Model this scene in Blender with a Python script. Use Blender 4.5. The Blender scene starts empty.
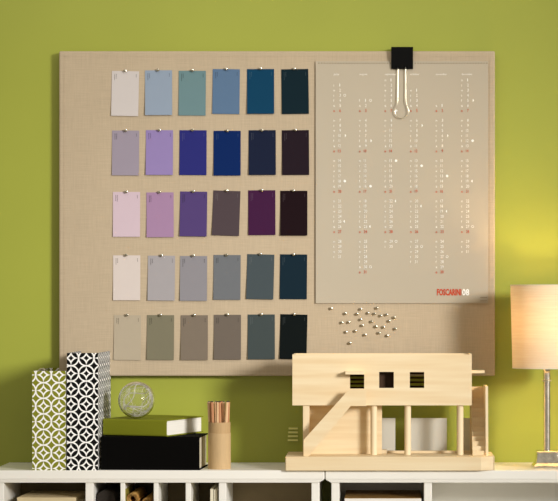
import bpy, bmesh, math, random
from mathutils import Vector, Matrix
random.seed(7)
PI = math.pi
scn = bpy.context.scene
COL = scn.collection

# ---------------------------------------------------------------- measures
D = 5.55            # camera to the cabinet front
S = 0.0026          # metres per pixel at the cabinet front
TOP = 0.76          # cabinet top height
CZ = TOP + 166.4 * S
def sc(y): return S * (D + y) / D
def X(px, y): return (px - 380) * sc(y)
def Z(py, y): return CZ - (py - 304) * sc(y)
WALL = 0.28

# ---------------------------------------------------------------- materials
def lin(c):
    r = []
    for v in c:
        v = v / 255.0
        r.append(v / 12.92 if v <= 0.04045 else ((v + 0.055) / 1.055) ** 2.4)
    return r
def mat(name, rgb, rough=0.6, metal=0.0, spec=0.3, noise=0.0, nscale=(20, 20, 20), bump=0.0, rgb2=None, coat=0.0, detail=4):
    m = bpy.data.materials.new(name); m.use_nodes = True
    nt = m.node_tree; b = nt.nodes['Principled BSDF']
    c = lin(rgb)
    b.inputs['Base Color'].default_value = (*c, 1)
    b.inputs['Roughness'].default_value = rough
    b.inputs['Metallic'].default_value = metal
    b.inputs['Specular IOR Level'].default_value = spec
    b.inputs['Coat Weight'].default_value = coat
    if noise or rgb2 or bump:
        tc = nt.nodes.new('ShaderNodeTexCoord'); mp = nt.nodes.new('ShaderNodeMapping')
        mp.inputs['Scale'].default_value = nscale
        n = nt.nodes.new('ShaderNodeTexNoise'); n.inputs['Scale'].default_value = 1; n.inputs['Detail'].default_value = detail
        nt.links.new(tc.outputs['Object'], mp.inputs[0]); nt.links.new(mp.outputs[0], n.inputs['Vector'])
        r = nt.nodes.new('ShaderNodeValToRGB')
        c2 = lin(rgb2) if rgb2 else [v * (1 - noise) for v in c]
        c1 = c if rgb2 else [min(1, v * (1 + noise)) for v in c]
        r.color_ramp.elements[0].position = 0.3; r.color_ramp.elements[1].position = 0.7
        r.color_ramp.elements[0].color = (*c2, 1); r.color_ramp.elements[1].color = (*c1, 1)
        nt.links.new(n.outputs['Fac'], r.inputs[0]); nt.links.new(r.outputs[0], b.inputs['Base Color'])
        if bump:
            bp = nt.nodes.new('ShaderNodeBump'); bp.inputs['Strength'].default_value = bump; bp.inputs['Distance'].default_value = 0.001
            nt.links.new(n.outputs['Fac'], bp.inputs['Height']); nt.links.new(bp.outputs[0], b.inputs['Normal'])
    return m

M = {}
M['wall'] = mat('green wall paint', (163, 169, 64), 0.42, spec=0.5, noise=0.03, nscale=(3, 3, 3), bump=0.0)
M['floor'] = mat('pale floor', (205, 195, 180), 0.6, noise=0.06, nscale=(2, 12, 2))
M['white'] = mat('white cabinet paint', (246, 243, 234), 0.4, noise=0.02, nscale=(3, 30, 30))
M['wood'] = mat('pine along', (240, 221, 183), 0.55, rgb2=(230, 204, 160), nscale=(3.5, 45, 60), bump=0.05)
M['wood_v'] = mat('pine upright', (240, 221, 184), 0.55, rgb2=(232, 208, 166), nscale=(50, 50, 3.5), bump=0.05)
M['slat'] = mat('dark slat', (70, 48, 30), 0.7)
M['black'] = mat('black cloth cover', (8, 7, 6), 0.85, spec=0.05, noise=0.25, nscale=(300, 300, 300), bump=0.1)
M['greenbook'] = mat('olive green cloth cover', (128, 132, 28), 0.65, spec=0.2, noise=0.06, nscale=(400, 400, 400), bump=0.1)
M['pages'] = mat('page edges', (240, 236, 226), 0.8, noise=0.05, nscale=(4, 4, 500))
M['pages2'] = mat('page edges banded', (232, 226, 208), 0.8, rgb2=(176, 160, 120), nscale=(1, 26, 1), detail=0)
M['blackmetal'] = mat('black clip steel', (6, 6, 6), 0.5, spec=0.12)
M['chrome'] = mat('bright steel', (200, 192, 170), 0.3, metal=1.0)
M['nickel'] = mat('brushed nickel', (222, 214, 196), 0.24, metal=1.0, noise=0.15, nscale=(60, 60, 60))
M['pin'] = mat('silver pin', (205, 198, 180), 0.25, metal=1.0)
M['kraft'] = mat('kraft card tube', (196, 166, 122), 0.7, noise=0.05, nscale=(200, 200, 30))
M['kraft2'] = mat('kraft sleeve', (186, 154, 110), 0.7, noise=0.05, nscale=(200, 200, 30))
M['kpaper'] = mat('buff paper', (214, 196, 156), 0.8, noise=0.06, nscale=(20, 20, 200))
M['cream'] = mat('cream card', (232, 224, 198), 0.7, noise=0.03)
M['brownmag'] = mat('brown cover', (150, 116, 62), 0.5, noise=0.12, nscale=(8, 8, 8))
M['greymag'] = mat('pale grey cover', (205, 200, 205), 0.6, noise=0.04)
M['gold'] = mat('golden brown paper', (244, 206, 124), 0.5, rgb2=(188, 130, 62), nscale=(40, 12, 40))
M['hardboard'] = mat('brown hardboard back', (138, 122, 92), 0.8, noise=0.05)
M['darkcloth'] = mat('dark grey cloth', (40, 34, 28), 0.85, noise=0.2, nscale=(200, 200, 200), bump=0.2)
M['olive'] = mat('olive cover', (140, 130, 50), 0.6)
M['inkwhite'] = mat('white ink', (252, 250, 242), 0.6)
M['inkred'] = mat('red ink', (206, 66, 26), 0.6)
M['inkdark'] = mat('dark dots', (128, 112, 86), 0.8)
M['pencil'] = mat('pencil cedar', (240, 208, 166), 0.6, rgb2=(222, 182, 136), nscale=(150, 150, 8))
M['pencil2'] = mat('pencil red cedar', (214, 164, 120), 0.6, rgb2=(186, 128, 90), nscale=(150, 150, 8))
M['lead'] = mat('graphite', (40, 34, 30), 0.4)
M['thread'] = mat('white glass thread', (245, 242, 235), 0.35)

def linen(name, rgb, amt=0.09):
    m = bpy.data.materials.new(name); m.use_nodes = True
    nt = m.node_tree; b = nt.nodes['Principled BSDF']; b.inputs['Roughness'].default_value = 0.9
    b.inputs['Specular IOR Level'].default_value = 0.1
    tc = nt.nodes.new('ShaderNodeTexCoord'); outs = []
    for s in ((450, 450, 18), (18, 450, 450), (6, 6, 6)):
        mp = nt.nodes.new('ShaderNodeMapping'); mp.inputs['Scale'].default_value = s
        n = nt.nodes.new('ShaderNodeTexNoise'); n.inputs['Scale'].default_value = 1; n.inputs['Detail'].default_value = 3
        nt.links.new(tc.outputs['Object'], mp.inputs[0]); nt.links.new(mp.outputs[0], n.inputs['Vector']); outs.append(n.outputs['Fac'])
    a = nt.nodes.new('ShaderNodeMath'); nt.links.new(outs[0], a.inputs[0]); nt.links.new(outs[1], a.inputs[1])
    a2 = nt.nodes.new('ShaderNodeMath'); a2.operation = 'MULTIPLY_ADD'; a2.inputs[1].default_value = 0.45
    nt.links.new(outs[2], a2.inputs[0]); nt.links.new(a.outputs[0], a2.inputs[2])
    r = nt.nodes.new('ShaderNodeMapRange'); r.inputs[1].default_value = 0.85; r.inputs[2].default_value = 1.6
    nt.links.new(a2.outputs[0], r.inputs[0])
    mx = nt.nodes.new('ShaderNodeMix'); mx.data_type = 'RGBA'; c = lin(rgb)
    mx.inputs[6].default_value = (*[v * (1 - amt * 1.6) for v in c], 1); mx.inputs[7].default_value = (*[min(1, v * (1 + amt * 1.6)) for v in c], 1)
    nt.links.new(r.outputs[0], mx.inputs[0]); nt.links.new(mx.outputs[2], b.inputs['Base Color'])
    bp = nt.nodes.new('ShaderNodeBump'); bp.inputs['Strength'].default_value = 0.25; bp.inputs['Distance'].default_value = 0.0006
    nt.links.new(a.outputs[0], bp.inputs['Height']); nt.links.new(bp.outputs[0], b.inputs['Normal'])
    return m
M['linen'] = linen('natural linen', (191, 173, 146), 0.06)

def translucent_sheet():
    m = mat('vellum sheet', (199, 187, 165), 0.45, spec=0.3, noise=0.02, nscale=(4, 4, 4))
    nt = m.node_tree; b = nt.nodes['Principled BSDF']; out = nt.nodes['Material Output']
    t = nt.nodes.new('ShaderNodeBsdfTransparent'); mx = nt.nodes.new('ShaderNodeMixShader'); mx.inputs[0].default_value = 0.85
    nt.links.new(t.outputs[0], mx.inputs[1]); nt.links.new(b.outputs[0], mx.inputs[2]); nt.links.new(mx.outputs[0], out.inputs[0])
    return m
M['vellum'] = translucent_sheet()
def lightpatch():  # pale see-through colour imitating bright light on the wall
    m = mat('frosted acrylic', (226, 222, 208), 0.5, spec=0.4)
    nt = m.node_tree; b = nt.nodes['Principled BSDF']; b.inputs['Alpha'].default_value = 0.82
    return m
M['frost'] = lightpatch()
M['ventpaint'] = mat('pale green vent paint', (240, 238, 150), 0.5)  # light falling on the wall, put into the colour

def glass():
    m = bpy.data.materials.new('clear glass'); m.use_nodes = True
    b = m.node_tree.nodes['Principled BSDF']
    b.inputs['Base Color'].default_value = (1, 1, 1, 1); b.inputs['Transmission Weight'].default_value = 1
    b.inputs['Roughness'].default_value = 0.02; b.inputs['IOR'].default_value = 1.45
    return m
M['glass'] = glass()

def shade_mat():
    m = bpy.data.materials.new('linen lamp shade'); m.use_nodes = True
    nt = m.node_tree; out = nt.nodes['Material Output']; nt.nodes.remove(nt.nodes['Principled BSDF'])
    tc = nt.nodes.new('ShaderNodeTexCoord'); mp = nt.nodes.new('ShaderNodeMapping'); mp.inputs['Scale'].default_value = (12, 12, 320)
    n = nt.nodes.new('ShaderNodeTexNoise'); n.inputs['Scale'].default_value = 1
    nt.links.new(tc.outputs['Object'], mp.inputs[0]); nt.links.new(mp.outputs[0], n.inputs['Vector'])
    r = nt.nodes.new('ShaderNodeValToRGB'); r.color_ramp.elements[0].position = 0.3; r.color_ramp.elements[1].position = 0.7
    r.color_ramp.elements[0].color = (*lin((238, 222, 194)), 1); r.color_ramp.elements[1].color = (*lin((244, 232, 206)), 1)
    nt.links.new(n.outputs['Fac'], r.inputs[0])
    d = nt.nodes.new('ShaderNodeBsdfDiffuse'); t = nt.nodes.new('ShaderNodeBsdfTranslucent'); mx = nt.nodes.new('ShaderNodeMixShader'); mx.inputs[0].default_value = 0.2
    nt.links.new(r.outputs[0], d.inputs[0]); nt.links.new(r.outputs[0], t.inputs[0])
    nt.links.new(d.outputs[0], mx.inputs[1]); nt.links.new(t.outputs[0], mx.inputs[2]); nt.links.new(mx.outputs[0], out.inputs[0])
    return m
M['shade'] = shade_mat()

def lattice(name, bg, px, pz, offx, offz, w=0.075):
    """white interlocking rings on a coloured ground, from the UV map (in metres)"""
    m = bpy.data.materials.new(name); m.use_nodes = True
    nt = m.node_tree; b = nt.nodes['Principled BSDF']; b.inputs['Roughness'].default_value = 0.7; b.inputs['Specular IOR Level'].default_value = 0.1
    uv = nt.nodes.new('ShaderNodeUVMap'); sx = nt.nodes.new('ShaderNodeSeparateXYZ'); nt.links.new(uv.outputs[0], sx.inputs[0])
    def mth(op, a, b_=None, c_=None):
        n = nt.nodes.new('ShaderNodeMath'); n.operation = op
        for i, v in enumerate((a, b_, c_)):
            if v is None: continue
            if isinstance(v, (int, float)): n.inputs[i].default_value = v
            else: nt.links.new(v, n.inputs[i])
        return n.outputs[0]
    ds = []
    for sh in (0.0, 0.5):
        q = []
        for k, p, o in ((0, px, offx), (1, pz, offz)):
            f = mth('FRACT', mth('MULTIPLY_ADD', sx.outputs[k], 1 / p, o + sh + 50))
            g = mth('SUBTRACT', f, 0.5); q.append(mth('MULTIPLY', g, g))
        r = mth('SQRT', mth('ADD', q[0], q[1]))
        ds.append(mth('ABSOLUTE', mth('SUBTRACT', r, 0.50 if sh else 0.543)))
    dmin = mth('MINIMUM', ds[0], ds[1])
    wt = mth('LESS_THAN', dmin, w)
    mx = nt.nodes.new('ShaderNodeMix'); mx.data_type = 'RGBA'
    mx.inputs[6].default_value = (*lin(bg), 1); mx.inputs[7].default_value = (*lin((252, 250, 246)), 1)
    nt.links.new(wt, mx.inputs[0]); nt.links.new(mx.outputs[2], b.inputs['Base Color'])
    return m

# ---------------------------------------------------------------- mesh helpers
def box(bm, x0, x1, y0, y1, z0, z1):
    v = [bm.verts.new(p) for p in ((x0, y0, z0), (x1, y0, z0), (x1, y1, z0), (x0, y1, z0), (x0, y0, z1), (x1, y0, z1), (x1, y1, z1), (x0, y1, z1))]
    for f in ((0, 3, 2, 1), (4, 5, 6, 7), (0, 1, 5, 4), (1, 2, 6, 5), (2, 3, 7, 6), (3, 0, 4, 7)):
        bm.faces.new([v[i] for i in f])
def prism(bm, pts, a0, a1, axis='y'):
    """polygon pts extruded along an axis: y -> pts are (x,z); x -> (y,z); z -> (x,y)"""
    def mk(p, a):
        return {'y': (p[0], a, p[1]), 'x': (a, p[0], p[1]), 'z': (p[0], p[1], a)}[axis]
    A = [bm.verts.new(mk(p, a0)) for p in pts]; B = [bm.verts.new(mk(p, a1)) for p in pts]
    bm.faces.new(A); bm.faces.new(B[::-1]); n = len(pts)
    for i in range(n): bm.faces.new((A[i], B[i], B[(i + 1) % n], A[(i + 1) % n]))
def lathe(bm, prof, c=(0, 0, 0), seg=32, closed=False):
    rings = []
    for r, z in prof:
        rings.append([bm.verts.new((c[0] + r * math.cos(2 * PI * i / seg), c[1] + r * math.sin(2 * PI * i / seg), c[2] + z)) for i in range(seg)])
    for a, b in zip(rings, rings[1:]):
        for i in range(seg): bm.faces.new((a[i], a[(i + 1) % seg], b[(i + 1) % seg], b[i]))
    if closed:
        a, b = rings[-1], rings[0]
        for i in range(seg): bm.faces.new((a[i], a[(i + 1) % seg], b[(i + 1) % seg], b[i]))
    else:
        bm.faces.new(rings[0][::-1]); bm.faces.new(rings[-1])
def tube(bm, pts, r, seg=8, closed=False):
    pts = [Vector(p) for p in pts]; rings = []; n = len(pts); up = None
    for i, p in enumerate(pts):
        a = pts[(i - 1) % n] if (closed or i > 0) else p; b = pts[(i + 1) % n] if (closed or i < n - 1) else p
        t = (b - a).normalized()
        if up is None:
            up = Vector((0, 1, 0)) if abs(t.y) < 0.9 else Vector((1, 0, 0))
        u = (up - t * up.dot(t)).normalized(); w = t.cross(u); up = u
        rings.append([bm.verts.new(p + (u * math.cos(2 * PI * k / seg) + w * math.sin(2 * PI * k / seg)) * r) for k in range(seg)])
    for i in range(n if closed else n - 1):
        a, b = rings[i], rings[(i + 1) % n]
        for k in range(seg): bm.faces.new((a[k], a[(k + 1) % seg], b[(k + 1) % seg], b[k]))
    if not closed:
        bm.faces.new(rings[0][::-1]); bm.faces.new(rings[-1])
def obj(name, bm, m, parent=None, bevel=0.0, smooth=False, loc=None, rotz=0):
    bmesh.ops.recalc_face_normals(bm, faces=bm.faces)
    me = bpy.data.meshes.new(name); bm.to_mesh(me); bm.free()
    if smooth:
        for p in me.polygons: p.use_smooth = True
        try: me.set_sharp_from_angle(angle=math.radians(40))
        except Exception: pass
    o = bpy.data.objects.new(name, me); COL.objects.link(o); me.materials.append(m)
    if parent: o.parent = parent
    if loc: o.location = loc
    o.rotation_euler.z = rotz
    if bevel:
        md = o.modifiers.new('bevel', 'BEVEL'); md.width = bevel; md.segments = 2; md.limit_method = 'ANGLE'
    return o
def bx(name, m, parent, x0, x1, y0, y1, z0, z1, bevel=0.0, **k):
    bm = bmesh.new(); box(bm, x0, x1, y0, y1, z0, z1)
    return obj(name, bm, m, parent, bevel, **k)
def thing(name, label, cat, loc=(0, 0, 0), rotz=0, group=None):
    o = bpy.data.objects.new(name, None); COL.objects.link(o); o.empty_display_size = 0.05
    o.location = loc; o.rotation_euler.z = rotz
    return tag(o, label, cat, group)
def tag(o, label, cat, group=None):
    o['label'] = label; o['category'] = cat
    if group: o['group'] = group
    return o
def struct(o): o['kind'] = 'structure'; return o
def dup(root, loc, label=None, rot=None):
    r = root.copy(); COL.objects.link(r); r.location = loc
    if rot is not None: r.rotation_euler = rot
    if label: r['label'] = label
    for ch in list(root.children):
        c = ch.copy(); COL.objects.link(c); c.parent = r
        for g in list(ch.children):
            d = g.copy(); COL.objects.link(d); d.parent = c
    return r
# text, built once per string as flat polygons
_gl = {}
def glyph(s):
    if s not in _gl:
        cu = bpy.data.curves.new('t', 'FONT'); cu.body = s; cu.size = 1; cu.align_x = 'LEFT'; cu.resolution_u = 2
        cu.offset = 0.03 if s in ('FOSCARINI', '08') else 0
        ob = bpy.data.objects.new('t', cu); COL.objects.link(ob); bpy.context.view_layer.update()
        me = bpy.data.meshes.new_from_object(ob.evaluated_get(bpy.context.evaluated_depsgraph_get()))
        vs = [v.co.copy() for v in me.vertices]; fs = [tuple(p.vertices) for p in me.polygons]
        x0 = min(v.x for v in vs); x1 = max(v.x for v in vs); y1 = max(v.y for v in vs)
        _gl[s] = (vs, fs, x0, x1, y1)
        bpy.data.objects.remove(ob); bpy.data.meshes.remove(me)
    return _gl[s]
def text(bm, s, x, y, z, h, w=None, hx=None, reflen='0'):
    """string with cap height h, left edge x, base z, on the plane y; w fits its width, hx is the x size per em"""
    vs, fs, x0, x1, y1 = glyph(s)
    k = h / glyph(reflen)[4]
    kx = (w / (x1 - x0)) if w else (hx or k)
    vv = [bm.verts.new((x + (v.x - x0) * kx, y, z + v.y * k)) for v in vs]
    for f in fs:
        try: bm.faces.new([vv[i] for i in f])
        except ValueError: pass

# ---------------------------------------------------------------- the room
struct(bx('wall_back', M['wall'], None, -3.2, 3.2, WALL, WALL + 0.1, 0, 2.7))
struct(bx('floor', M['floor'], None, -3.2, 3.2, -4.5, WALL, -0.05, 0))
struct(bx('baseboard_back', M['white'], None, -3.2, 3.2, WALL - 0.015, WALL, 0, 0.12, 0.003))

# ---------------------------------------------------------------- the cabinets
FY = 0.008     # front of the uprights
CB = 0.262     # back of the cubbyholes
def cabinet(pl, pr, sl, sr, divs, label):
    t = thing('cubby_cabinet', label, 'cabinet', ((X(pl, 0) + X(pr, 0)) / 2, 0.14, 0), group='white cabinets along the wall')
    ox, oy = t.location.x, 0.14
    def b(name, x0, x1, y0, y1, z0, z1, bev=0.0015):
        return bx(name, M['white'], t, x0 - ox, x1 - ox, y0 - oy, y1 - oy, z0, z1, bev)
    x0, x1 = X(pl, 0), X(pr, 0)
    b('worktop', x0, x1, 0, WALL - 0.001, TOP - 0.0235, TOP, 0.002)
    # curved moulding under the top
    bm = bmesh.new()
    for k in range(4):
        ins = 0.0025 + 0.0036 * k; 
        box(bm, x0 + ins - ox, x1 - ins - ox, 0.0008 * (k + 1) - oy, WALL - 0.002 - oy, TOP - 0.0235 - 0.0021 * (k + 1), TOP - 0.0235 - 0.0021 * k)
    obj('moulding', bm, M['white'], t)
    zt = TOP - 0.0319; th = 8 * S
    xl, xr = X(sl, 0), X(sr, 0)
    b('side_panel', xl, xl + th, FY, WALL - 0.002, 0.0, zt)
    b('side_panel', xr - th, xr, FY, WALL - 0.002, 0.0, zt)
    bx('back_panel', M['hardboard' if pl < 0 else 'white'], t, xl + th - ox, xr - th - ox, CB - oy, WALL - 0.004 - oy, 0.04, zt)
    for z in (0.60, 0.32, 0.05): b('shelf', xl + th, xr - th, FY, CB, z - 0.018, z)
    b('plinth', xl + th, xr - th, FY + 0.01, FY + 0.03, 0, 0.03)
    for d0, d1 in divs: b('divider', X(d0, 0), X(d1, 0), FY, CB, 0.60, zt)
    return t
cabinet(-10, 324.5, -4.5, 319.3, ((85, 93), (120, 124.5), (153.3, 158), (185.3, 190.5), (218.5, 226)),
        'white cabinet with small cubbyholes on the left, under the books')
cabinet(325.3, 660, 331.3, 654, ((424, 432),), 'white cabinet with wide cubbyholes on the right, under the lamp')

# ---------------------------------------------------------------- the linen pinboard
BY = 0.250
t = thing('linen_pinboard', 'large beige linen covered pinboard hanging on the green wall', 'pinboard', (X(277, BY), BY + 0.011, Z(213.5, BY)))
bm = bmesh.new()
hx = 218 * sc(BY); hz = 162.5 * sc(BY)
box(bm, -hx, hx, -0.011, 0.011, -hz, hz)
o = obj('board', bm, M['linen'], t, 0.004)
bm = bmesh.new()
e = 0.0135
for a, b_, c, d in ((-hx + e, hx - e, hz - e - 0.0016, hz - e), (-hx + e, hx - e, -hz + e, -hz + e + 0.0016), (-hx + e, -hx + e + 0.0016, -hz + e, hz - e), (hx - e - 0.0016, hx - e, -hz + e, hz - e)):
    box(bm, a, b_, -0.0116, -0.0105, c, d)
obj('stitched_seam', bm, M['linen'], t)
for sx_ in (-1, 1): bx('wall_bracket', M['nickel'], t, sx_ * 0.4 - 0.02, sx_ * 0.4 + 0.02, 0.011, WALL - BY - 0.0115, hz - 0.1, hz - 0.05)

# ---------------------------------------------------------------- colour cards
CHIPS = [
 [('pale grey white', (206, 198, 194), 112, 71.2, 1.0), ('light powder blue', (146, 160, 178), 145, 70.4, -0.3), ('grey teal', (108, 137, 141), 178.8, 70.8, 0.3), ('slate blue', (92, 118, 148), 212.8, 69.2, 0.6), ('deep petrol blue', (8, 62, 92), 247, 69.1, -0.2), ('very dark teal', (10, 33, 42), 281.2, 69.2, -0.9)],
 [('greyish lilac', (156, 146, 160), 112.2, 130.6, 0.3), ('soft lavender', (147, 129, 180), 146, 130.2, 0.2), ('royal indigo', (42, 44, 116), 179.6, 130.3, 0.2), ('strong navy blue', (4, 36, 92), 213.6, 130.8, 0), ('dark midnight blue', (22, 30, 54), 248.6, 130.2, -0.3), ('dark aubergine', (33, 21, 30), 281.8, 130.2, -0.4)],
 [('pale pink', (208, 187, 197), 113, 192, 0), ('dusty mauve', (164, 131, 164), 146.5, 192.4, -0.3), ('violet purple', (82, 64, 116), 180.2, 191.6, 0.7), ('brown taupe', (78, 66, 70), 213.4, 190.8, 1.9), ('deep plum', (64, 25, 62), 248.2, 190.3, -0.3), ('maroon black', (26, 8, 14), 280.3, 190.8, 0)],
 [('warm off-white', (214, 202, 195), 113.2, 255.4, 0), ('light silver grey', (165, 160, 162), 148, 255.7, 0.4), ('medium purple grey', (141, 138, 143), 180.1, 256, 0.2), ('cool steel grey', (110, 113, 117), 213.6, 255, 0.3), ('dark slate grey', (70, 80, 84), 247.3, 254.4, 1.3), ('inky blue black', (16, 37, 49), 280.1, 254.4, 0.5)],
 [('sand beige', (180, 167, 145), 114.1, 315.2, 0.5), ('olive grey', (124, 119, 98), 147.1, 315.1, 0.4), ('warm taupe grey', (125, 113, 99), 180.8, 315.2, 0), ('brownish grey', (110, 100, 90), 213.9, 314.8, 0), ('dark green grey', (66, 75, 75), 247.7, 314.5, -0.2), ('greenish black', (7, 15, 15), 280.4, 314.4, 1.2)]]
ORD = ['top', 'second', 'third', 'fourth', 'bottom']
CW, CH = 27.1 * sc(BY), 44.8 * sc(BY)

def pin_mesh():
    bm = bmesh.new()
    prof = [(0.0, 0.0), (0.0031, 0.0), (0.0031, 0.001), (0.0022, 0.002), (0.0022, 0.0040), (0.0034, 0.0046), (0.0040, 0.0058), (0.0038, 0.0068), (0.0026, 0.0076), (0.0006, 0.0079)]
    lathe(bm, prof[1:], seg=20)
    bmesh.ops.rotate(bm, verts=bm.verts, cent=(0, 0, 0), matrix=Matrix.Rotation(PI / 2, 3, 'X'))
    return bm
pin0 = obj('push_pin', pin_mesh(), M['pin'], None, smooth=True)
tag(pin0, '', 'push pin')
first = [True]
def pin(x, y, z, label, group):
    if first[0]: p = pin0; first[0] = False
    else: p = pin0.copy(); COL.objects.link(p)
    p.location = (x, y, z); p['label'] = label; p['group'] = group
    p.rotation_euler = (random.uniform(-0.12, 0.12) + 0.1, 0, random.uniform(-0.25, 0.25))
    return p
for r, row in enumerate(CHIPS):
    for c, (nm, rgb, xl, yt, rot) in enumerate(row):
        cx, zt = X(xl + 13.55, BY), Z(yt, BY)
        t = thing('colour_card', f'{nm} colour card pinned in the {ORD[r]} row of cards', 'colour card', (cx, BY, zt), 0, 'colour cards pinned on the linen board')
        t.rotation_euler = (0, math.radians(rot), 0)
        m = mat('card ' + nm, rgb, 0.6, spec=0.1, noise=0.012, nscale=(30, 30, 30))
        bm = bmesh.new()      # slightly bowed card
        n = 8; A = []; B = []
        curl = random.uniform(0.0015, 0.004)
        for i in range(n + 1):
            f = i / n; yy = -0.0012 - curl * f * f
            A.append([bm.verts.new((sx_ * CW / 2, yy, -CH * f)) for sx_ in (-1, 1)])
            B.append([bm.verts.new((sx_ * CW / 2, yy + 0.0007, -CH * f)) for sx_ in (-1, 1)])
        for i in range(n):
            bm.faces.new((A[i][0], A[i][1], A[i + 1][1], A[i + 1][0])); bm.faces.new((B[i][0], B[i + 1][0], B[i + 1][1], B[i][1]))
            for k in (0, 1): bm.faces.new((A[i][k], A[i + 1][k], B[i + 1][k], B[i][k]))
        bm.faces.new((A[0][0], A[0][1], B[0][1], B[0][0])); bm.faces.new((A[n][0], A[n][1], B[n][1], B[n][0]))
        obj('card', bm, m, t, smooth=True)
        lum = sum(rgb) / 3
        ink = [v * 0.6 for v in rgb] if lum > 85 else [v * 0.75 + 45 for v in rgb]
        im = mat('card print ' + nm, ink, 0.6)
        bm = bmesh.new(); q = sc(BY)
        for (ux, u0, u1) in ((2.9, 3.0, 8.4 + (c % 3)), (4.5, 3.0, 7.4 + (r % 3)), (24.4, 3.0, 6.2)):
            v_ = u0
            while v_ < u1:
                L = random.uniform(0.5, 1.1)
                f = v_ * q / CH; yy = -0.0014 - curl * f * f
                box(bm, -CW / 2 + ux * q - 0.0007, -CW / 2 + ux * q + 0.0007, yy - 0.0003, yy + 0.0002, -(v_ + L) * q, -v_ * q)
                v_ += L + 0.35
        obj('printed_code', bm, im, t)
        pin(cx, BY - 0.0010, zt + 0.001, f'silver push pin holding up the {nm} colour card', 'pins holding the colour cards')

# loose pins under the calendar: (row name, [(u, v), ...]) in the crop's own measure
LOOSE = [('top', [(43, 62), (263, 67), (384, 57)]),
         ('second', [(148, 98), (234, 101), (316, 96), (369, 101), (412, 116), (455, 107)]),
         ('third', [(124, 167), (172, 163), (262, 145), (345, 158), (473, 153), (513, 127)]),
         ('fourth', [(275, 188), (375, 194), (433, 200), (522, 213)]),
         ('fifth', [(153, 237), (221, 229), (296, 258), (400, 244), (459, 263)]),
         ('lowest', [(179, 318)])]
NUM = ['first', 'second', 'third', 'fourth', 'fifth', 'sixth']
for rn, pts in LOOSE:
    for i, (u, v) in enumerate(pts):
        if rn == 'lowest': lb = 'silver push pin sitting alone below the loose cluster, lowest of all'
        elif rn == 'top' and i == 0: lb = 'silver push pin apart from the cluster, near the calendar corner at upper left'
        elif i == len(pts) - 1: lb = f'loose silver push pin under the calendar, rightmost in the {rn} row of the cluster'
        else: lb = f'loose silver push pin under the calendar, {NUM[i]} from left in the {rn} row'
        pin(X(325 + (u + 4) / 7.44, BY), BY, Z(300 + v / 7.44, BY), lb, 'loose pins stuck below the calendar')

# ---------------------------------------------------------------- the calendar
CY = BY - 0.004
t = thing('wall_calendar', 'translucent beige calendar sheet with white and red dates, hanging from a clip', 'calendar', (X(402, BY), CY, Z(61, BY)))
ox, oz = t.location.x, t.location.z
def cx_(px): return X(px, BY) - ox
def cz_(py): return Z(py, BY) - oz
bm = bmesh.new()
x0, x1, z0, z1 = cx_(315.8), cx_(488), cz_(303.2), cz_(61.5)
n = 24; A = []; B = []
for i in range(n + 1):
    f = i / n; x = x0 + (x1 - x0) * f; yy = -0.0012 * (abs(2 * f - 1)) ** 3
    A.append([bm.verts.new((x, yy, z)) for z in (z0, z1)]); B.append([bm.verts.new((x, yy + 0.0005, z)) for z in (z0, z1)])
for i in range(n):
    bm.faces.new((A[i][0], A[i + 1][0], A[i + 1][1], A[i][1])); bm.faces.new((B[i][0], B[i][1], B[i + 1][1], B[i + 1][0]))
    for k in (0, 1): bm.faces.new((A[i][k], B[i][k], B[i + 1][k], A[i + 1][k]))
for i in (0, n): bm.faces.new((A[i][0], A[i][1], B[i][1], B[i][0]))
sheet = obj('sheet', bm, M['vellum'], t, smooth=True)
PY = -0.0012
def yoff(px):
    f = (cx_(px) - x0) / (x1 - x0); return -0.0012 * abs(2 * f - 1) ** 3 - 0.0005
bm = bmesh.new()
px = 318.5
while px < 486.5:
    box(bm, cx_(px), cx_(px + 0.95), yoff(px) - 0.0001, yoff(px) + 0.0004, cz_(63.9), cz_(62.9)); px += 2.75
obj('punched_holes', bm, M['inkdark'], sheet)
q = sc(BY)
MON = [('july', 334.2, 1, 31, {3: 'n', 10: 'q', 18: 'f', 25: 'l'}, 5.5), ('august', 359.9, 4, 31, {1: 'n', 8: 'q', 16: 'f', 23: 'l', 30: 'n'}, 8),
       ('september', 385.4, 0, 30, {7: 'q', 15: 'f', 22: 'l', 29: 'n'}, 11.5), ('october', 410.9, 2, 31, {7: 'q', 14: 'f', 21: 'l', 28: 'n'}, 9),
       ('november', 436.4, 5, 30, {6: 'q', 13: 'f', 19: 'l', 27: 'n'}, 11), ('december', 461.9, 0, 31, {5: 'q', 12: 'f', 19: 'l', 27: 'n'}, 11)]
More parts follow.
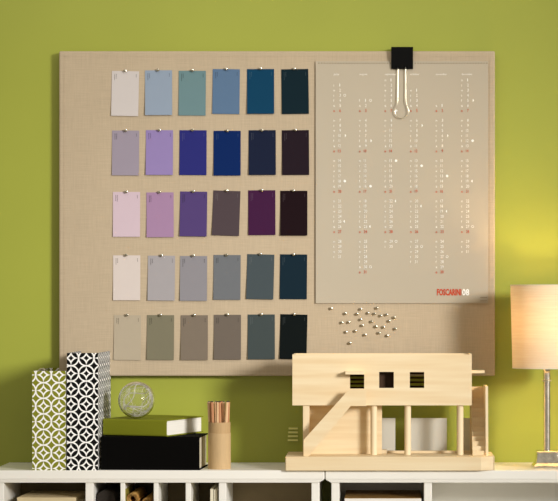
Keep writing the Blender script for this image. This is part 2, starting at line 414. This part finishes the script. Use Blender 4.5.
for name, px, start, nd, moon, wd in MON:
    yy = yoff(px + 5) - 0.0006
    bm = bmesh.new(); text(bm, name, cx_(px - 0.5), yy, cz_(75.3), 1.9 * q, w=wd * q)
    obj('month_name', bm, M['inkwhite'], sheet)
    bw = bmesh.new(); br = bmesh.new(); bmn = bmesh.new()
    for d in range(1, nd + 1):
        wk, wd_ = divmod(start + d - 1, 7)
        py = 110.8 + 40.3 * wk - 5.1 * (6 - wd_)
        b_ = br if wd_ == 6 else bw
        text(b_, 'mtwtfss'[wd_], cx_(px - 0.9), yy, cz_(py + 1.3), 2.5 * q, w=(1.0 if wd_ in (1, 3, 4) else 1.7) * q)
        s = str(d)
        text(b_, s, cx_(px + (5.2 if d < 10 else 4.0)), yy, cz_(py + 1.4), 2.9 * q, w=(sum(0.75 if c_ == '1' else 1.45 for c_ in s) + 0.3 * (len(s) - 1)) * q)
        if d in moon:
            c = (cx_(px + 10.6), cz_(py)); R_ = 1.35 * q; k = moon[d]
            P = [(c[0] + R_ * math.cos(a * PI / 8), c[1] + R_ * math.sin(a * PI / 8)) for a in range(16)]
            if k == 'f': bmn.faces.new([bmn.verts.new((p[0], yy, p[1])) for p in P])
            elif k == 'n':
                for a in range(16):
                    p, p2 = P[a], P[(a + 1) % 16]
                    bmn.faces.new([bmn.verts.new((w_[0], yy, w_[1])) for w_ in (p, p2, (c[0] + (p2[0] - c[0]) * .7, c[1] + (p2[1] - c[1]) * .7), (c[0] + (p[0] - c[0]) * .7, c[1] + (p[1] - c[1]) * .7))])
            else:
                seq = range(-4, 5) if k == 'q' else range(4, 13)
                bmn.faces.new([bmn.verts.new((c[0] + R_ * math.cos(a * PI / 8), yy, c[1] + R_ * math.sin(a * PI / 8))) for a in seq])
    obj('weekday_dates', bw, M['inkwhite'], sheet); obj('sunday_dates', br, M['inkred'], sheet); obj('moon_marks', bmn, M['inkwhite'], sheet)
bm = bmesh.new(); text(bm, 'FOSCARINI', cx_(437), yoff(447) - 0.0006, cz_(295.2), 6.0 * q, w=24.2 * q, reflen='F')
o = obj('printed_title', bm, M['inkred'], sheet); o['label'] = 'red lettering at the lower right'
bm = bmesh.new(); text(bm, '08', cx_(462), yoff(462) - 0.0006, cz_(295.2), 6.0 * q, w=7.2 * q)
o = obj('printed_year', bm, M['inkwhite'], sheet); o['label'] = 'white numerals at the lower right'
bm = bmesh.new()
for z_ in (297.2, 300.6): box(bm, cx_(480), cx_(487), yoff(484) - 0.0010, yoff(484), cz_(z_ + 0.4), cz_(z_))
obj('printed_line', bm, M['inkdark'], sheet)

# ---------------------------------------------------------------- the binder clip
xc = X(402.1, BY)
t = thing('binder_clip', 'large black binder clip gripping the calendar at the board top', 'binder clip', (xc, BY, Z(51, BY)))
hw = 10.9 * q; zt = Z(47.6, BY) - t.location.z; zb = Z(69.3, BY) - t.location.z
bm = bmesh.new()
prism(bm, [(-0.0165, zt), (-0.0165, zt - 0.002), (-0.0085, zb), (-0.0060, zb), (-0.0135, zt - 0.0025), (0.0255, zt - 0.0025), (0.0235, zb), (0.0245, zb), (0.0275, zt - 0.002), (0.0275, zt)], -hw, hw, 'x')
obj('spring_body', bm, M['blackmetal'], t)
for s_ in (-1, 1):
    bm = bmesh.new(); tube(bm, [(s_ * hw * 0.2, -0.0095, zb + 0.001), (s_ * hw * 0.6, -0.0095, zb + 0.001)], 0.0022, 10)
    obj('jaw_roll', bm, M['blackmetal'], t)
bm = bmesh.new()
zz = lambda py: Z(py, BY) - t.location.z
xx = lambda px: X(px, BY) - xc
pts = [(xx(398.0), -0.0105, zz(68.6)), (xx(397.9), -0.0105, zz(85)), (xx(397.8), -0.011, zz(100)), (xx(397.3), -0.011, zz(104.2)), (xx(395.8), -0.011, zz(107))]
ccx, ccz, rr = xx(401.8), zz(111.6), 6.9 * q
for k in range(0, 19):
    a = math.radians(142 + k * (256 / 18)); pts.append((ccx + rr * math.cos(a), -0.0115, ccz + rr * math.sin(a)))
pts += [(xx(407.8), -0.011, zz(107)), (xx(406.3), -0.011, zz(104.2)), (xx(405.8), -0.011, zz(100)), (xx(405.7), -0.0105, zz(85)), (xx(405.5), -0.0105, zz(68.6))]
tube(bm, pts, 0.00105, 8)
obj('wire_handle', bm, M['chrome'], t, smooth=True)

# ---------------------------------------------------------------- patterned boxes
def patterned(pl, pr, ptop, dep, bg, nodex, nodez, p, label, w):
    y0 = 0.004; x0, x1 = X(pl, y0), X(pr, y0); zt = Z(ptop, y0)
    t = thing('storage_box', label, 'storage box', ((x0 + x1) / 2, y0 + dep / 2, TOP), group='ring patterned storage boxes')
    hw, h = (x1 - x0) / 2, zt - TOP
    m = lattice('rings on ' + label.split()[1], bg, p, p, 0, 0, w)
    bm = bmesh.new(); th = 0.003
    # open-topped carton with walls
    box(bm, -hw, hw, -dep / 2, dep / 2, 0, h)
    uvl = bm.loops.layers.uv.new('UVMap')
    ux = X(nodex, y0) - t.location.x; uz = Z(nodez, y0) - TOP
    bmesh.ops.recalc_face_normals(bm, faces=bm.faces)
    topf = [f for f in bm.faces if f.normal.z > 0.9][0]
    r = bmesh.ops.inset_individual(bm, faces=[topf], thickness=th)
    r = bmesh.ops.extrude_discrete_faces(bm, faces=[topf])
    nf = r['faces'][0]
    for v in nf.verts: v.co.z -= h - 0.005
    bm.normal_update()
    for f in bm.faces:
        for l in f.loops:
            c = l.vert.co
            if abs(f.normal.x) > 0.7: l[uvl].uv = ((c.y + dep / 2) + hw - ux, c.z - uz)
            elif abs(f.normal.y) > 0.7: l[uvl].uv = (c.x - ux, c.z - uz)
            else: l[uvl].uv = (c.x - ux, c.y)
    obj('box_body', bm, m, t)
    return t, hw, h
p_ = 15.5 * S
tg, hwg, hg = patterned(32.3, 65.8, 371.0, 0.262, (132, 134, 34), 59.1, 390.5, 15.6 * S, 'tall olive green box patterned with white rings, left of the black one', 0.048)
tb, hwb, hb = patterned(66.9, 98.0, 353.0, 0.262, (12, 11, 10), 86.3, 373.4, 15.35 * S, 'tall black box patterned with white rings, beside the stacked books', 0.048)
# papers inside the boxes, just reaching the rims
for t_, hw, h, n in ((tg, hwg, hg, 5), (tb, hwb, hb, 5)):
    for k in range(n):
        xx_ = -hw + 0.012 + k * (2 * hw - 0.024) / (n - 1)
        bx('paper_filling', M['cream'], t_, xx_ - 0.002, xx_ + 0.002, -0.12, 0.12, 0.006, h - 0.02 - 0.004 * (k % 3))
bm = bmesh.new()
tube(bm, [(0.0, 0, 0), (0.003, 0, 0.006), (0.012, 0, 0.007), (0.015, 0, 0.003)], 0.0022, 8)
o = obj('metal_tab', bm, M['nickel'], tg, smooth=True, loc=(X(40, 0) - tg.location.x - 0.004, -0.1295, hg - 0.001))

# ---------------------------------------------------------------- books
def book(label, fx, fy, yaw, L, W, z0, H, cm, pm, rnd=False):
    t = thing('hardback_book', label, 'book', (fx, fy, z0), yaw, 'stacked hardback books')   # origin: front right corner, spine towards the viewer
    ct = 0.0028
    bm = bmesh.new()
    # cover in profile (y,z): spine at y=0
    outer = [(W, 0), (0.004, 0), (0.0008, 0.0012), (0, 0.004), (0, H - 0.004), (0.0008, H - 0.0012), (0.004, H), (W, H)]
    inner = [(W, H - ct), (0.006, H - ct), (ct, H - 0.007), (ct, 0.007), (0.006, ct), (W, ct)]
    prism(bm, outer + inner, -L, 0, 'x')
    obj('cover', bm, cm, t)
    bm = bmesh.new()
    box(bm, -L + 0.004, -0.004, ct, W - 0.005, ct, H - ct)
    obj('page_block', bm, pm, t)
    return t
# black volume
s0 = sc(0.004)
book('thick black cloth book lying at the bottom of the stack', X(199.4, 0.004), 0.004, math.radians(-3.2), 0.2585, 0.165, TOP, 33.3 * S, M['black'], M['pages2'])
zg = TOP + 33.3 * S + 0.0003
tgk = book('olive green cloth book lying slantwise on the black book', X(166.4, 0.012), 0.012, math.radians(-21.5), 0.187, 0.217, zg, 0.0435, M['greenbook'], M['pages'])

# ---------------------------------------------------------------- glass ball
gy = 0.085; rb = 18.4 * sc(gy)
t = thing('glass_ball', 'clear glass ball with white swirling threads, resting on the green book', 'glass ball', (X(136.6, gy), gy, zg + 0.0435 + rb + 0.0002))
bm = bmesh.new(); bmesh.ops.create_uvsphere(bm, u_segments=48, v_segments=24, radius=rb)
outer = obj('glass_shell', bm, M['glass'], t, smooth=True)
bm = bmesh.new(); bmesh.ops.create_uvsphere(bm, u_segments=48, v_segments=24, radius=rb - 0.0022)
inn = obj('inner_surface', bm, M['glass'], t, smooth=True)
inn.data.flip_normals()
bm = bmesh.new()
for k in range(14):
    ax = Vector((random.uniform(-1, 1), random.uniform(-1, 1), random.uniform(-0.6, 0.6))).normalized()
    u = ax.orthogonal().normalized(); w = ax.cross(u); r0 = rb * random.uniform(0.80, 0.93); off = random.uniform(-0.5, 0.5)
    pts = []
    for i in range(40):
        a = 2 * PI * i / 40 * random.choice((1,))
        v = u * math.cos(a) + w * math.sin(a) + ax * (off + 0.22 * math.sin(3 * a + k))
        pts.append(v.normalized() * r0)
    tube(bm, pts[:random.randint(18, 40)], 0.0005 if k % 4 else 0.0013, 6)
obj('white_threads', bm, M['thread'], t, smooth=True)

# ---------------------------------------------------------------- pencil cup and pencils
cy = 0.062; cr = 11.4 * sc(cy) ; ccx = X(219.4, cy)
t = thing('pencil_cup', 'round kraft cardboard tube holding a bunch of pencils', 'pencil holder', (ccx, cy, TOP))
hb_ = 35.5 * sc(cy); ht = 46.5 * sc(cy)
bm = bmesh.new(); lathe(bm, [(cr, 0), (cr, hb_), (cr - 0.001, hb_ + 0.0006), (cr - 0.003, hb_ + 0.0006), (cr - 0.003, 0.003), (0.001, 0.003), (0.001, 0)], seg=48, closed=True); obj('cup_body', bm, M['kraft'], t, smooth=True)
bm = bmesh.new(); lathe(bm, [(cr - 0.0009, hb_), (cr - 0.0009, ht), (cr - 0.003, ht), (cr - 0.003, hb_)], seg=48, closed=True); obj('inner_sleeve', bm, M['kraft2'], t, smooth=True)
def pencil_bm():
    bm = bmesh.new(); L = 0.172; lathe(bm, [(0.0036, 0), (0.0036, L)], seg=6); return bm
pa = thing('pencil', 'wooden pencil standing in the kraft cardboard tube', 'pencil', (0, 0, 0), 0, 'pencils in the cardboard tube')
ba = obj('barrel', pencil_bm(), M['pencil'], pa)
bm = bmesh.new(); lathe(bm, [(0.0016, 0.172), (0.0014, 0.1745)], seg=8); obj('lead', bm, M['lead'], pa)
pb = thing('pencil', 'reddish brown cedar pencil standing in the kraft cardboard tube', 'pencil', (0, 0, 0), 0, 'reddish pencils in the cardboard tube')
bb = obj('barrel', pencil_bm(), M['pencil2'], pb)
bm = bmesh.new(); lathe(bm, [(0.0036, 0.172), (0.0034, 0.1735)], seg=6); obj('lead', bm, M['lead'], pb)
pa['label'] = 'pale natural wood pencil standing in the kraft cardboard tube'; pa['group'] = 'pale pencils in the cardboard tube'
spots = [(-0.021, -0.004), (-0.0125, -0.015), (-0.004, -0.021), (0.006, -0.0205), (0.0145, -0.0145), (0.021, -0.005), (-0.011, -0.0035), (-0.001, -0.0085), (0.0095, -0.004), (-0.017, 0.009), (-0.005, 0.007), (0.005, 0.009), (0.0165, 0.008), (0.0, 0.0195)]
ks = {0: True, 1: True}
for i, (a, b_) in enumerate(spots):
    k = i % 2; src = (pa, pb)[k]
    f = 1.0; tx, ty = a * 0.14, b_ * 0.14     # lean outwards a little
    zt_ = Z(402.6 + (i * 37 % 5) * 0.8, cy) - 0.173
    lean = Vector((tx + random.uniform(-.006, .006), ty, 0.16)); 
    rot = Vector((0, 0, 1)).rotation_difference(lean.normalized()).to_euler()
    loc = (ccx + a * 0.9, cy + b_ * 0.9, max(zt_, TOP + 0.0035))
    if ks[k]: src.location = loc; src.rotation_euler = rot; ks[k] = False
    else: dup(src, loc, None, rot)

# ---------------------------------------------------------------- the wooden model house
HB0, HB1 = -0.014, 0.175
bz = 0.7965
t = thing('wooden_house_model', 'pale pine architectural model of a house with outside stairs and columns', 'model house', (X(385, 0), 0.07, TOP))
hx0, hy0 = t.location.x, t.location.y
def hb(name, x0, x1, y0, y1, z0, z1, bev=0.0006, m='wood', parent=None):
    return bx(name, M[m], parent or t, x0 - hx0, x1 - hx0, y0 - hy0, y1 - hy0, z0 - TOP, z1 - TOP, bev)
def hprism(name, pts, a0, a1, axis, m='wood', bev=0.0):
    bm = bmesh.new()
    if axis == 'y': pts = [(p[0] - hx0, p[1] - TOP) for p in pts]; a0 -= hy0; a1 -= hy0
    if axis == 'x': pts = [(p[0] - hy0, p[1] - TOP) for p in pts]; a0 -= hx0; a1 -= hx0
    if axis == 'z': pts = [(p[0] - hx0, p[1] - hy0) for p in pts]; a0 -= TOP; a1 -= TOP
    prism(bm, pts, a0, a1, axis); return obj(name, bm, M[m], t, bev)
bxl, bxr = X(285.2, HB0), X(494.6, 0.0)
hprism('base', [(bxl, HB0 + 0.002), (bxl + 0.002, HB0), (X(481, HB0), HB0), (bxr - 0.004, HB0 + 0.016), (bxr, 0.0), (bxr, HB1), (bxl, HB1)], TOP + 0.0003, bz, 'z', bev=0.0012)
# upper storey: a box of boards round openings
U0, U1 = 0.040, 0.165
ux0, ux1 = X(292.4, U0), X(471.8, U0); uz0, uz1 = Z(405.4, U0), Z(354.4, U0)
wt = 0.006
def board_with_holes(name, yb0, yb1, holes, m='wood'):
    """wall in the x-z plane with rectangular window openings, one mesh"""
    bm = bmesh.new()
    xs = sorted({ux0, ux1} | {h[0] for h in holes} | {h[1] for h in holes}); zs = sorted({uz0, uz1} | {h[2] for h in holes} | {h[3] for h in holes})
    def solid(i, j):
        if i < 0 or j < 0 or i >= len(xs) - 1 or j >= len(zs) - 1: return False
        mx_, mz = (xs[i] + xs[i + 1]) / 2, (zs[j] + zs[j + 1]) / 2
        return not any(h[0] < mx_ < h[1] and h[2] < mz < h[3] for h in holes)
    V = {}
    def v(i, j, y):
        if (i, j, y) not in V: V[(i, j, y)] = bm.verts.new((xs[i] - hx0, y - hy0, zs[j] - TOP))
        return V[(i, j, y)]
    for i in range(len(xs) - 1):
        for j in range(len(zs) - 1):
            if not solid(i, j): continue
            for y in (yb0, yb1): bm.faces.new((v(i, j, y), v(i + 1, j, y), v(i + 1, j + 1, y), v(i, j + 1, y)))
            for (a, b_, di, dj) in (((i, j), (i + 1, j), 0, -1), ((i, j + 1), (i + 1, j + 1), 0, 1), ((i, j), (i, j + 1), -1, 0), ((i + 1, j), (i + 1, j + 1), 1, 0)):
                if not solid(i + di, j + dj): bm.faces.new((v(*a, yb0), v(*b_, yb0), v(*b_, yb1), v(*a, yb1)))
    return obj(name, bm, M[m], t)
wins = [(350, 364.2, 388.6, 374.6), (379.2, 393.8, 388.0, 371.9), (409.8, 424.2, 388.0, 371.9)]
holes = [(X(a, U0), X(b_, U0), Z(c, U0), Z(d, U0)) for a, b_, c, d in wins]
fw = board_with_holes('front_wall', U0, U0 + wt, holes)
bh = [(X(a - 4, U1), X(b_ + 4, U1), Z(c + 5, U1), Z(d - 5, U1)) for a, b_, c, d in (wins[0], wins[2])]
rw = board_with_holes('rear_wall', U1 - wt, U1, bh)
hb('end_wall', ux0, ux0 + wt, U0 + wt, U1 - wt, uz0, uz1 - 0.0005, 0, 'wood'); hb('end_wall', ux1 - wt, ux1, U0 + wt, U1 - wt, uz0, uz1 + 0.0015, 0)
hb('roof', ux0 + wt, ux1 - wt, U0 + wt, U1 - wt, uz1 - 0.009, uz1 - 0.003, 0); hb('upper_floor', ux0 + wt, ux1 - wt, U0 + wt, U1 - wt, uz0, uz0 + 0.006, 0)
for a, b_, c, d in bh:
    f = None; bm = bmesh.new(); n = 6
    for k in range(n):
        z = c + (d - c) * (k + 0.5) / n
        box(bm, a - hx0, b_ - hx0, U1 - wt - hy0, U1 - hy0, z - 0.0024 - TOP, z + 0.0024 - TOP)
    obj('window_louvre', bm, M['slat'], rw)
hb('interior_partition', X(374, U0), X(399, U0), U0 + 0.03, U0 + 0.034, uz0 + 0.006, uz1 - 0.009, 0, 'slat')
# hood over the left window, small canopy at the right end
hb('window_hood', X(345.4, 0.02), X(364.2, 0.02), 0.012, U0, Z(374.4, 0.02), Z(371.4, 0.02), 0.0004, 'wood', fw)
hb('end_canopy', ux1, X(484, 0.12), 0.085, 0.135, Z(372.9, 0.11), Z(370.2, 0.11), 0.0004)
# columns
for pc in (373.8, 407.7, 460.1):
    bm = bmesh.new(); lathe(bm, [(0.0087, 0), (0.0087, uz0 - bz)], seg=24)
    obj('column', bm, M['wood_v'], t, smooth=True, loc=(X(pc, 0.056) - hx0, 0.056 - hy0, bz - TOP))
hb('corner_post', X(303, 0.05), X(309.4, 0.05), 0.045, 0.062, bz, uz0, 0.0006, 'wood_v')
# ground floor wall behind the stairs, with its return
hb('ground_wall', X(309.4, 0.09), X(382, 0.09), 0.088, 0.096, bz, uz0, 0.0004)
# left end wall of the ground floor
lx0 = X(304, 0.1); lx1 = lx0 + 0.006
hb('ground_end_wall', lx0, lx1, 0.062, 0.165, bz, uz0, 0)
for a_, b_ in ((381.5, 395.3), (409, 446.8), (462, 473)):  # panes added in place of pale light patches on the wall behind
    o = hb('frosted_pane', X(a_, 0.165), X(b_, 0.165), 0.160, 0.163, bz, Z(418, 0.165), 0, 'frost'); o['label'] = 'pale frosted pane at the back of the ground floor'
# front stairs: stringer joined to the landing rail, treads behind it
sy0, sy1 = 0.006, 0.0115
PX = lambda px: X(px, sy0); PZ = lambda py: Z(py, sy0)
ss = hprism('stair_stringer', [(PX(303.6), bz), (PX(303.6), PZ(440)), (PX(348.3), PZ(390.2)), (PX(366.4), PZ(390.2)), (PX(366.4), PZ(406)), (PX(350.8), PZ(406)), (PX(308.6), bz)], sy0, sy1, 'y')
hprism('stair_stringer', [(PX(306), bz), (PX(306), bz + 0.012), (PX(349.3), PZ(402)), (PX(352), PZ(405.5)), (PX(350.8), PZ(405.5)), (PX(309.5), bz)], 0.0345, 0.0385, 'y')
n = 12
xa, xb = PX(307.5), PX(349.5); za, zb_ = bz + 0.0095, PZ(404)
for k in range(n):
    f = k / (n - 1); hb('stair_tread', xa + (xb - xa) * f - 0.0045, xa + (xb - xa) * f + 0.0055, sy1, 0.0345, za + (zb_ - za) * f - 0.0025, za + (zb_ - za) * f + 0.0005, 0, 'wood', ss)
hb('stair_landing', PX(350.5), PX(366.4), sy1, U0, PZ(406), PZ(404), 0.0003, 'wood', ss)
# rear stairs at the right end
rx0, rx1 = X(472.3, 0.06), X(485.2, 0.06)
n = 12; zs0, zs1 = bz, Z(398.6, 0.15)
bm = bmesh.new()
prof = []; 
y0_, y1_ = 0.035, 0.158
for k in range(n):
    prof += [(y0_ + (y1_ - y0_) * k / n, zs0 + (zs1 - zs0) * (k + (0 if k == 0 else 0)) / n), (y0_ + (y1_ - y0_) * k / n, zs0 + (zs1 - zs0) * (k + 1) / n)]
prof += [(y1_, zs1), (y1_, zs0)]
prism(bm, [(a - hy0, b_ - TOP) for a, b_ in prof], rx0 - hx0, rx1 - hx0, 'x'); rs = obj('rear_staircase', bm, M['wood'], t)
hprism('stair_side_panel', [(0.03, bz), (0.03, Z(448, 0.03)), (0.045, Z(386.5, 0.045)), (0.165, Z(386.5, 0.045)), (0.165, bz)], rx1, X(488, 0.05), 'x', 'wood_v')
hb('stair_back_panel', ux1 , rx1, 0.158, 0.165, bz, Z(386.6, 0.16), 0, 'wood', rs)
# low bench on the plinth behind the columns
hb('low_bench', X(387, 0.12), X(470, 0.12), 0.115, 0.125, bz, Z(450.6, 0.12), 0.0004)
hb('bench_block', X(381.4, 0.112), X(386.8, 0.112), 0.104, 0.125, bz, Z(449.6, 0.11), 0.0004, 'wood_v')

t = thing('wall_vent', 'small vent of four pale green slats on the wall, left of the house model', 'vent', (X(293, 0.27), WALL - 0.001, Z(434.5, 0.27)))  # thin strips added, their pale colour imitating bars of light
for k in range(4):
    z = (1.5 - k) * 3.9 * sc(0.27)
    bx('vent_slat', M['ventpaint'], t, -(4.6 + .3 * k) * sc(.27), 4.8 * sc(.27), -0.003, 0.001, z - 0.0026, z + 0.0026, 0.0006)
# ---------------------------------------------------------------- the lamp
ly = 0.098
t = thing('table_lamp', 'table lamp with cream drum shade and square nickel foot', 'table lamp', (X(547, ly), ly, TOP))
q2 = sc(ly)
bm = bmesh.new()
def sq(h): return h
def loft(bm, levels):
    rings = []
    for hw_, z in levels: rings.append([bm.verts.new((a * hw_, b_ * hw_, z)) for a, b_ in ((-1, -1), (1, -1), (1, 1), (-1, 1))])
    for a, b_ in zip(rings, rings[1:]):
        for i in range(4): bm.faces.new((a[i], a[(i + 1) % 4], b_[(i + 1) % 4], b_[i]))
    bm.faces.new(rings[0][::-1]); bm.faces.new(rings[-1])
loft(bm, [(0.0385, 0), (0.0385, 0.006), (0.0345, 0.010), (0.0305, 0.014), (0.0270, 0.040), (0.0285, 0.0415), (0.0285, 0.0435), (0.0255, 0.0455)])
obj('foot', bm, M['nickel'], t, 0.001)
zp = lambda py: Z(py, ly) - TOP
bm = bmesh.new(); lathe(bm, [(0.0092, 0.0455), (0.0092, zp(380.3)), (0.0092, zp(372))], seg=28); pole = obj('pole', bm, M['nickel'], t, smooth=True)
bm = bmesh.new(); lathe(bm, [(0.0095, zp(381.4)), (0.0125, zp(381.2)), (0.0125, zp(380.0)), (0.0095, zp(379.8))], seg=28); obj('collar', bm, M['chrome'], pole, smooth=True)
bm = bmesh.new(); lathe(bm, [(0.0085, zp(372)), (0.0135, zp(368)), (0.0135, zp(355)), (0.012, zp(350))], seg=24); sock = obj('socket', bm, M['nickel'], t, smooth=True)
def glow(name, rgb, st):
    m = bpy.data.materials.new(name); m.use_nodes = True; b = m.node_tree.nodes['Principled BSDF']
    b.inputs['Base Color'].default_value = (1, 1, 1, 1); b.inputs['Emission Color'].default_value = (*rgb, 1); b.inputs['Emission Strength'].default_value = st
    return m
bm = bmesh.new(); bmesh.ops.create_uvsphere(bm, u_segments=24, v_segments=16, radius=0.022)
obj('light_bulb', bm, glow('bulb glow', (1, 0.72, 0.42), 6), sock, smooth=True, loc=(0, 0, zp(340)))
r1 = 36.6 * q2; r2 = 34.6 * q2; zt, zb = zp(285.3), zp(367.8)
bm = bmesh.new(); lathe(bm, [(r2, zb), (r1, zt), (r1 - 0.0012, zt), (r2 - 0.0012, zb)], seg=72, closed=True); shd = obj('lamp_shade', bm, M['shade'], t, smooth=True)
bm = bmesh.new()
for z, r in ((zt, r1 - 0.0004), (zb, r2 - 0.0004)):
    tube(bm, [(r * math.cos(a * PI / 36), r * math.sin(a * PI / 36), z) for a in range(72)], 0.0014, 6, True)
obj('shade_trim', bm, M['cream'], shd, smooth=True)
bm = bmesh.new()
for k in range(3):
    a = k * 2 * PI / 3 + 0.3; tube(bm, [(0.012 * math.cos(a), 0.012 * math.sin(a), zp(352)), ((r2 - 0.0017) * math.cos(a), (r2 - 0.0017) * math.sin(a), zb + 0.004)], 0.0011, 6)
obj('shade_spider', bm, M['chrome'], shd)
ld = bpy.data.lights.new('lamp_bulb_light', 'POINT'); ld.energy = LAMP = 2.7; ld.color = (1, 0.72, 0.38); ld.shadow_soft_size = 0.02
lo = bpy.data.objects.new('lamp_bulb_light', ld); COL.objects.link(lo); lo.parent = t; lo.location = (0, 0, zp(322))

# ---------------------------------------------------------------- things in the cubbyholes
SH = 0.60
def flat(name, label, cat, group, m, x0, x1, y0, y1, z0, z1, yaw=0):
    cx, cy_ = (x0 + x1) / 2, (y0 + y1) / 2
    return tag(bx(name, m, None, x0 - cx, x1 - cx, y0 - cy_, y1 - cy_, 0, z1 - z0, 0.0008, loc=(cx, cy_, z0), rotz=math.radians(yaw)), label, cat, group)
# buff folders on the left
ztop = Z(497.5, 0.03); n = 7; st = (ztop - SH) / n; places = ['lowest', 'second from bottom', 'third from bottom', 'middle', 'third from top', 'second from top', 'topmost']
for k in range(n):
    mm = M['cream'] if k == n - 2 else M['kpaper']
    flat('paper_folder', ('cream' if k == n - 2 else 'buff') + f' paper folder in the left cubbyhole stack, {places[k]}', 'folder', 'folders stacked in the left cubbyhole', mm,
         X(16 + (k * 5 % 4), 0.03), X(80 - (k * 3 % 5), 0.03), 0.03, 0.235, SH + k * st + 0.0002, SH + (k + 1) * st, (-1.5, 1, -0.5, 2, -1, 0.8, -1.8)[k])
# dark cloth roll
bm = bmesh.new(); lathe(bm, [(0.0245, 0), (0.026, 0.004), (0.026, 0.17), (0.0245, 0.174)], seg=28); bmesh.ops.rotate(bm, verts=bm.verts, cent=(0, 0, 0), matrix=Matrix.Rotation(-PI / 2, 3, 'X'))
for k in range(2):
    bmk = bm.copy() if k == 0 else bm
    o = obj('cloth_roll', bmk, M['darkcloth'], None, smooth=True, loc=(X(108.5, 0.1), 0.05, SH + 0.0263 + k * 0.0525)); tag(o, f'dark grey cloth roll in the narrow cubbyhole, {"lower" if k == 0 else "upper"} of two', 'cloth roll', 'dark cloth rolls')
# golden paper rolls
def roll_mesh(r, L):
    bm = bmesh.new(); pts = []
    for i in range(64):
        a = i / 63 * 2 * PI * 3; rr_ = r * (0.42 + 0.58 * i / 63); pts.append((rr_ * math.cos(a), rr_ * math.sin(a)))
    A = []; 
    for k_, yy in enumerate((0, L)):
        A.append([(bm.verts.new((p[0], yy, p[1])), bm.verts.new((p[0] * (1 - 0.0012 / r), yy, p[1] * (1 - 0.0012 / r)))) for p in pts])
    for i in range(63):
        for s_ in (0, 1): bm.faces.new((A[0][i][s_], A[0][i + 1][s_], A[1][i + 1][s_], A[1][i][s_]))
        for e_ in (0, 1): bm.faces.new((A[e_][i][0], A[e_][i + 1][0], A[e_][i + 1][1], A[e_][i][1]))
    for i in (0, 63): bm.faces.new((A[0][i][0], A[1][i][0], A[1][i][1], A[0][i][1]))
    return bm
rolls = [(132.5, 0.016, 0.017, 'lower left'), (145.0, 0.0155, 0.0165, 'lower right'), (133, 0.017, 0.050, 'middle left'), (146.2, 0.0145, 0.0475, 'middle right'), (133, 0.017, 0.0845, 'top left'), (146.6, 0.0125, 0.075, 'top right')]
for px, r, dz, nm in rolls:
    o = obj('paper_roll', roll_mesh(r, 0.2), M['gold'], None, smooth=True, loc=(X(px, 0.03), 0.02 + 0.004 * (px % 3), SH + dz)); tag(o, f'golden brown rolled paper in the cubbyhole under the black book, {nm}', 'paper roll', 'golden paper rolls in the cubbyhole')
flat('thin_booklet', 'thin olive booklet standing beside the golden paper rolls', 'booklet', None, M['olive'], X(125, 0.02), X(126.2, 0.02), 0.02, 0.2, SH, Z(489, 0.02))
for k, (a, b_) in enumerate(((210.5, 213.6), (214.2, 217.6))):
    flat('cream_booklet', f'cream booklet standing upright in the cubbyhole below the pencils, {"left" if k == 0 else "right"} one', 'booklet', 'cream booklets standing upright', M['cream'], X(a, 0.02) - 0.0008, X(b_, 0.02) - 0.0008, 0.02, 0.21, SH + 0.0003, Z(489 + 0.6 * k, 0.02))
# magazines on the right
ztop = Z(497.8, 0.02); n = 5; st = (ztop - SH) / n; nm5 = ['lowest', 'second from bottom', 'middle', 'second from top']
for k in range(n):
    topm = k == n - 1
    t = thing('magazine', 'brown covered magazine lying topmost in the right cubbyhole stack' if topm else f'pale grey magazine in the right cubbyhole stack, {nm5[k]}', 'magazine', (X(383, 0.03), 0.13, SH + k * st + 0.0002), math.radians((1, -1.2, 0.6, -0.4, 0)[k]), 'magazines stacked in the right cubbyhole')
    w = 38.5 * S
    pgs = bx('pages', M['pages'], t, -w, w, -0.118, 0.118, 0.0008, st - 0.0012)
    bx('cover', M['brownmag'] if topm else M['greymag'], t, -w, w, -0.118, 0.1185, st - 0.0011, st - 0.0001)

# ---------------------------------------------------------------- light
def area(name, loc, to, sx_, sy_, watts, col):
    l = bpy.data.lights.new(name, 'AREA'); l.shape = 'RECTANGLE'; l.size = sx_; l.size_y = sy_; l.energy = watts; l.color = col
    o = bpy.data.objects.new(name, l); COL.objects.link(o); o.location = loc
    o.rotation_euler = (Vector(to) - Vector(loc)).to_track_quat('-Z', 'Y').to_euler()
sp = bpy.data.lights.new('window_light', 'SPOT'); sp.energy = 2550; sp.color = (1, 0.975, 0.95); sp.shadow_soft_size = 0.85
sp.spot_size = math.radians(20); sp.spot_blend = 0.75
so = bpy.data.objects.new('window_light', sp); COL.objects.link(so); so.location = (4.7, -5.4, 2.75)
so.rotation_euler = (Vector((-0.45, 0.28, 1.10)) - so.location).to_track_quat('-Z', 'Y').to_euler()
area('ceiling_light', (-0.45, -0.6, 2.5), (-0.45, 0.28, 1.7), 1.8, 0.4, 4, (1, 0.97, 0.90))
w = bpy.data.worlds.new('room light'); scn.world = w; w.use_nodes = True
bg = w.node_tree.nodes['Background']; bg.inputs[0].default_value = (1, 0.92, 0.78, 1); bg.inputs[1].default_value = 0.36

cam = bpy.data.cameras.new('camera'); cam.sensor_width = 36; cam.lens = (D / S) / 558 * 36
cam.shift_x = (279 - 380) / 558; cam.shift_y = -(250.5 - 304) / 558
co = bpy.data.objects.new('camera', cam); COL.objects.link(co)
co.location = (0, -D, CZ); co.rotation_euler = (PI / 2, 0, 0); scn.camera = co
scn.view_settings.view_transform = 'Standard'; scn.view_settings.look = 'None'
scn.view_settings.exposure = 0; scn.view_settings.gamma = 1; scn.view_settings.use_curve_mapping = False
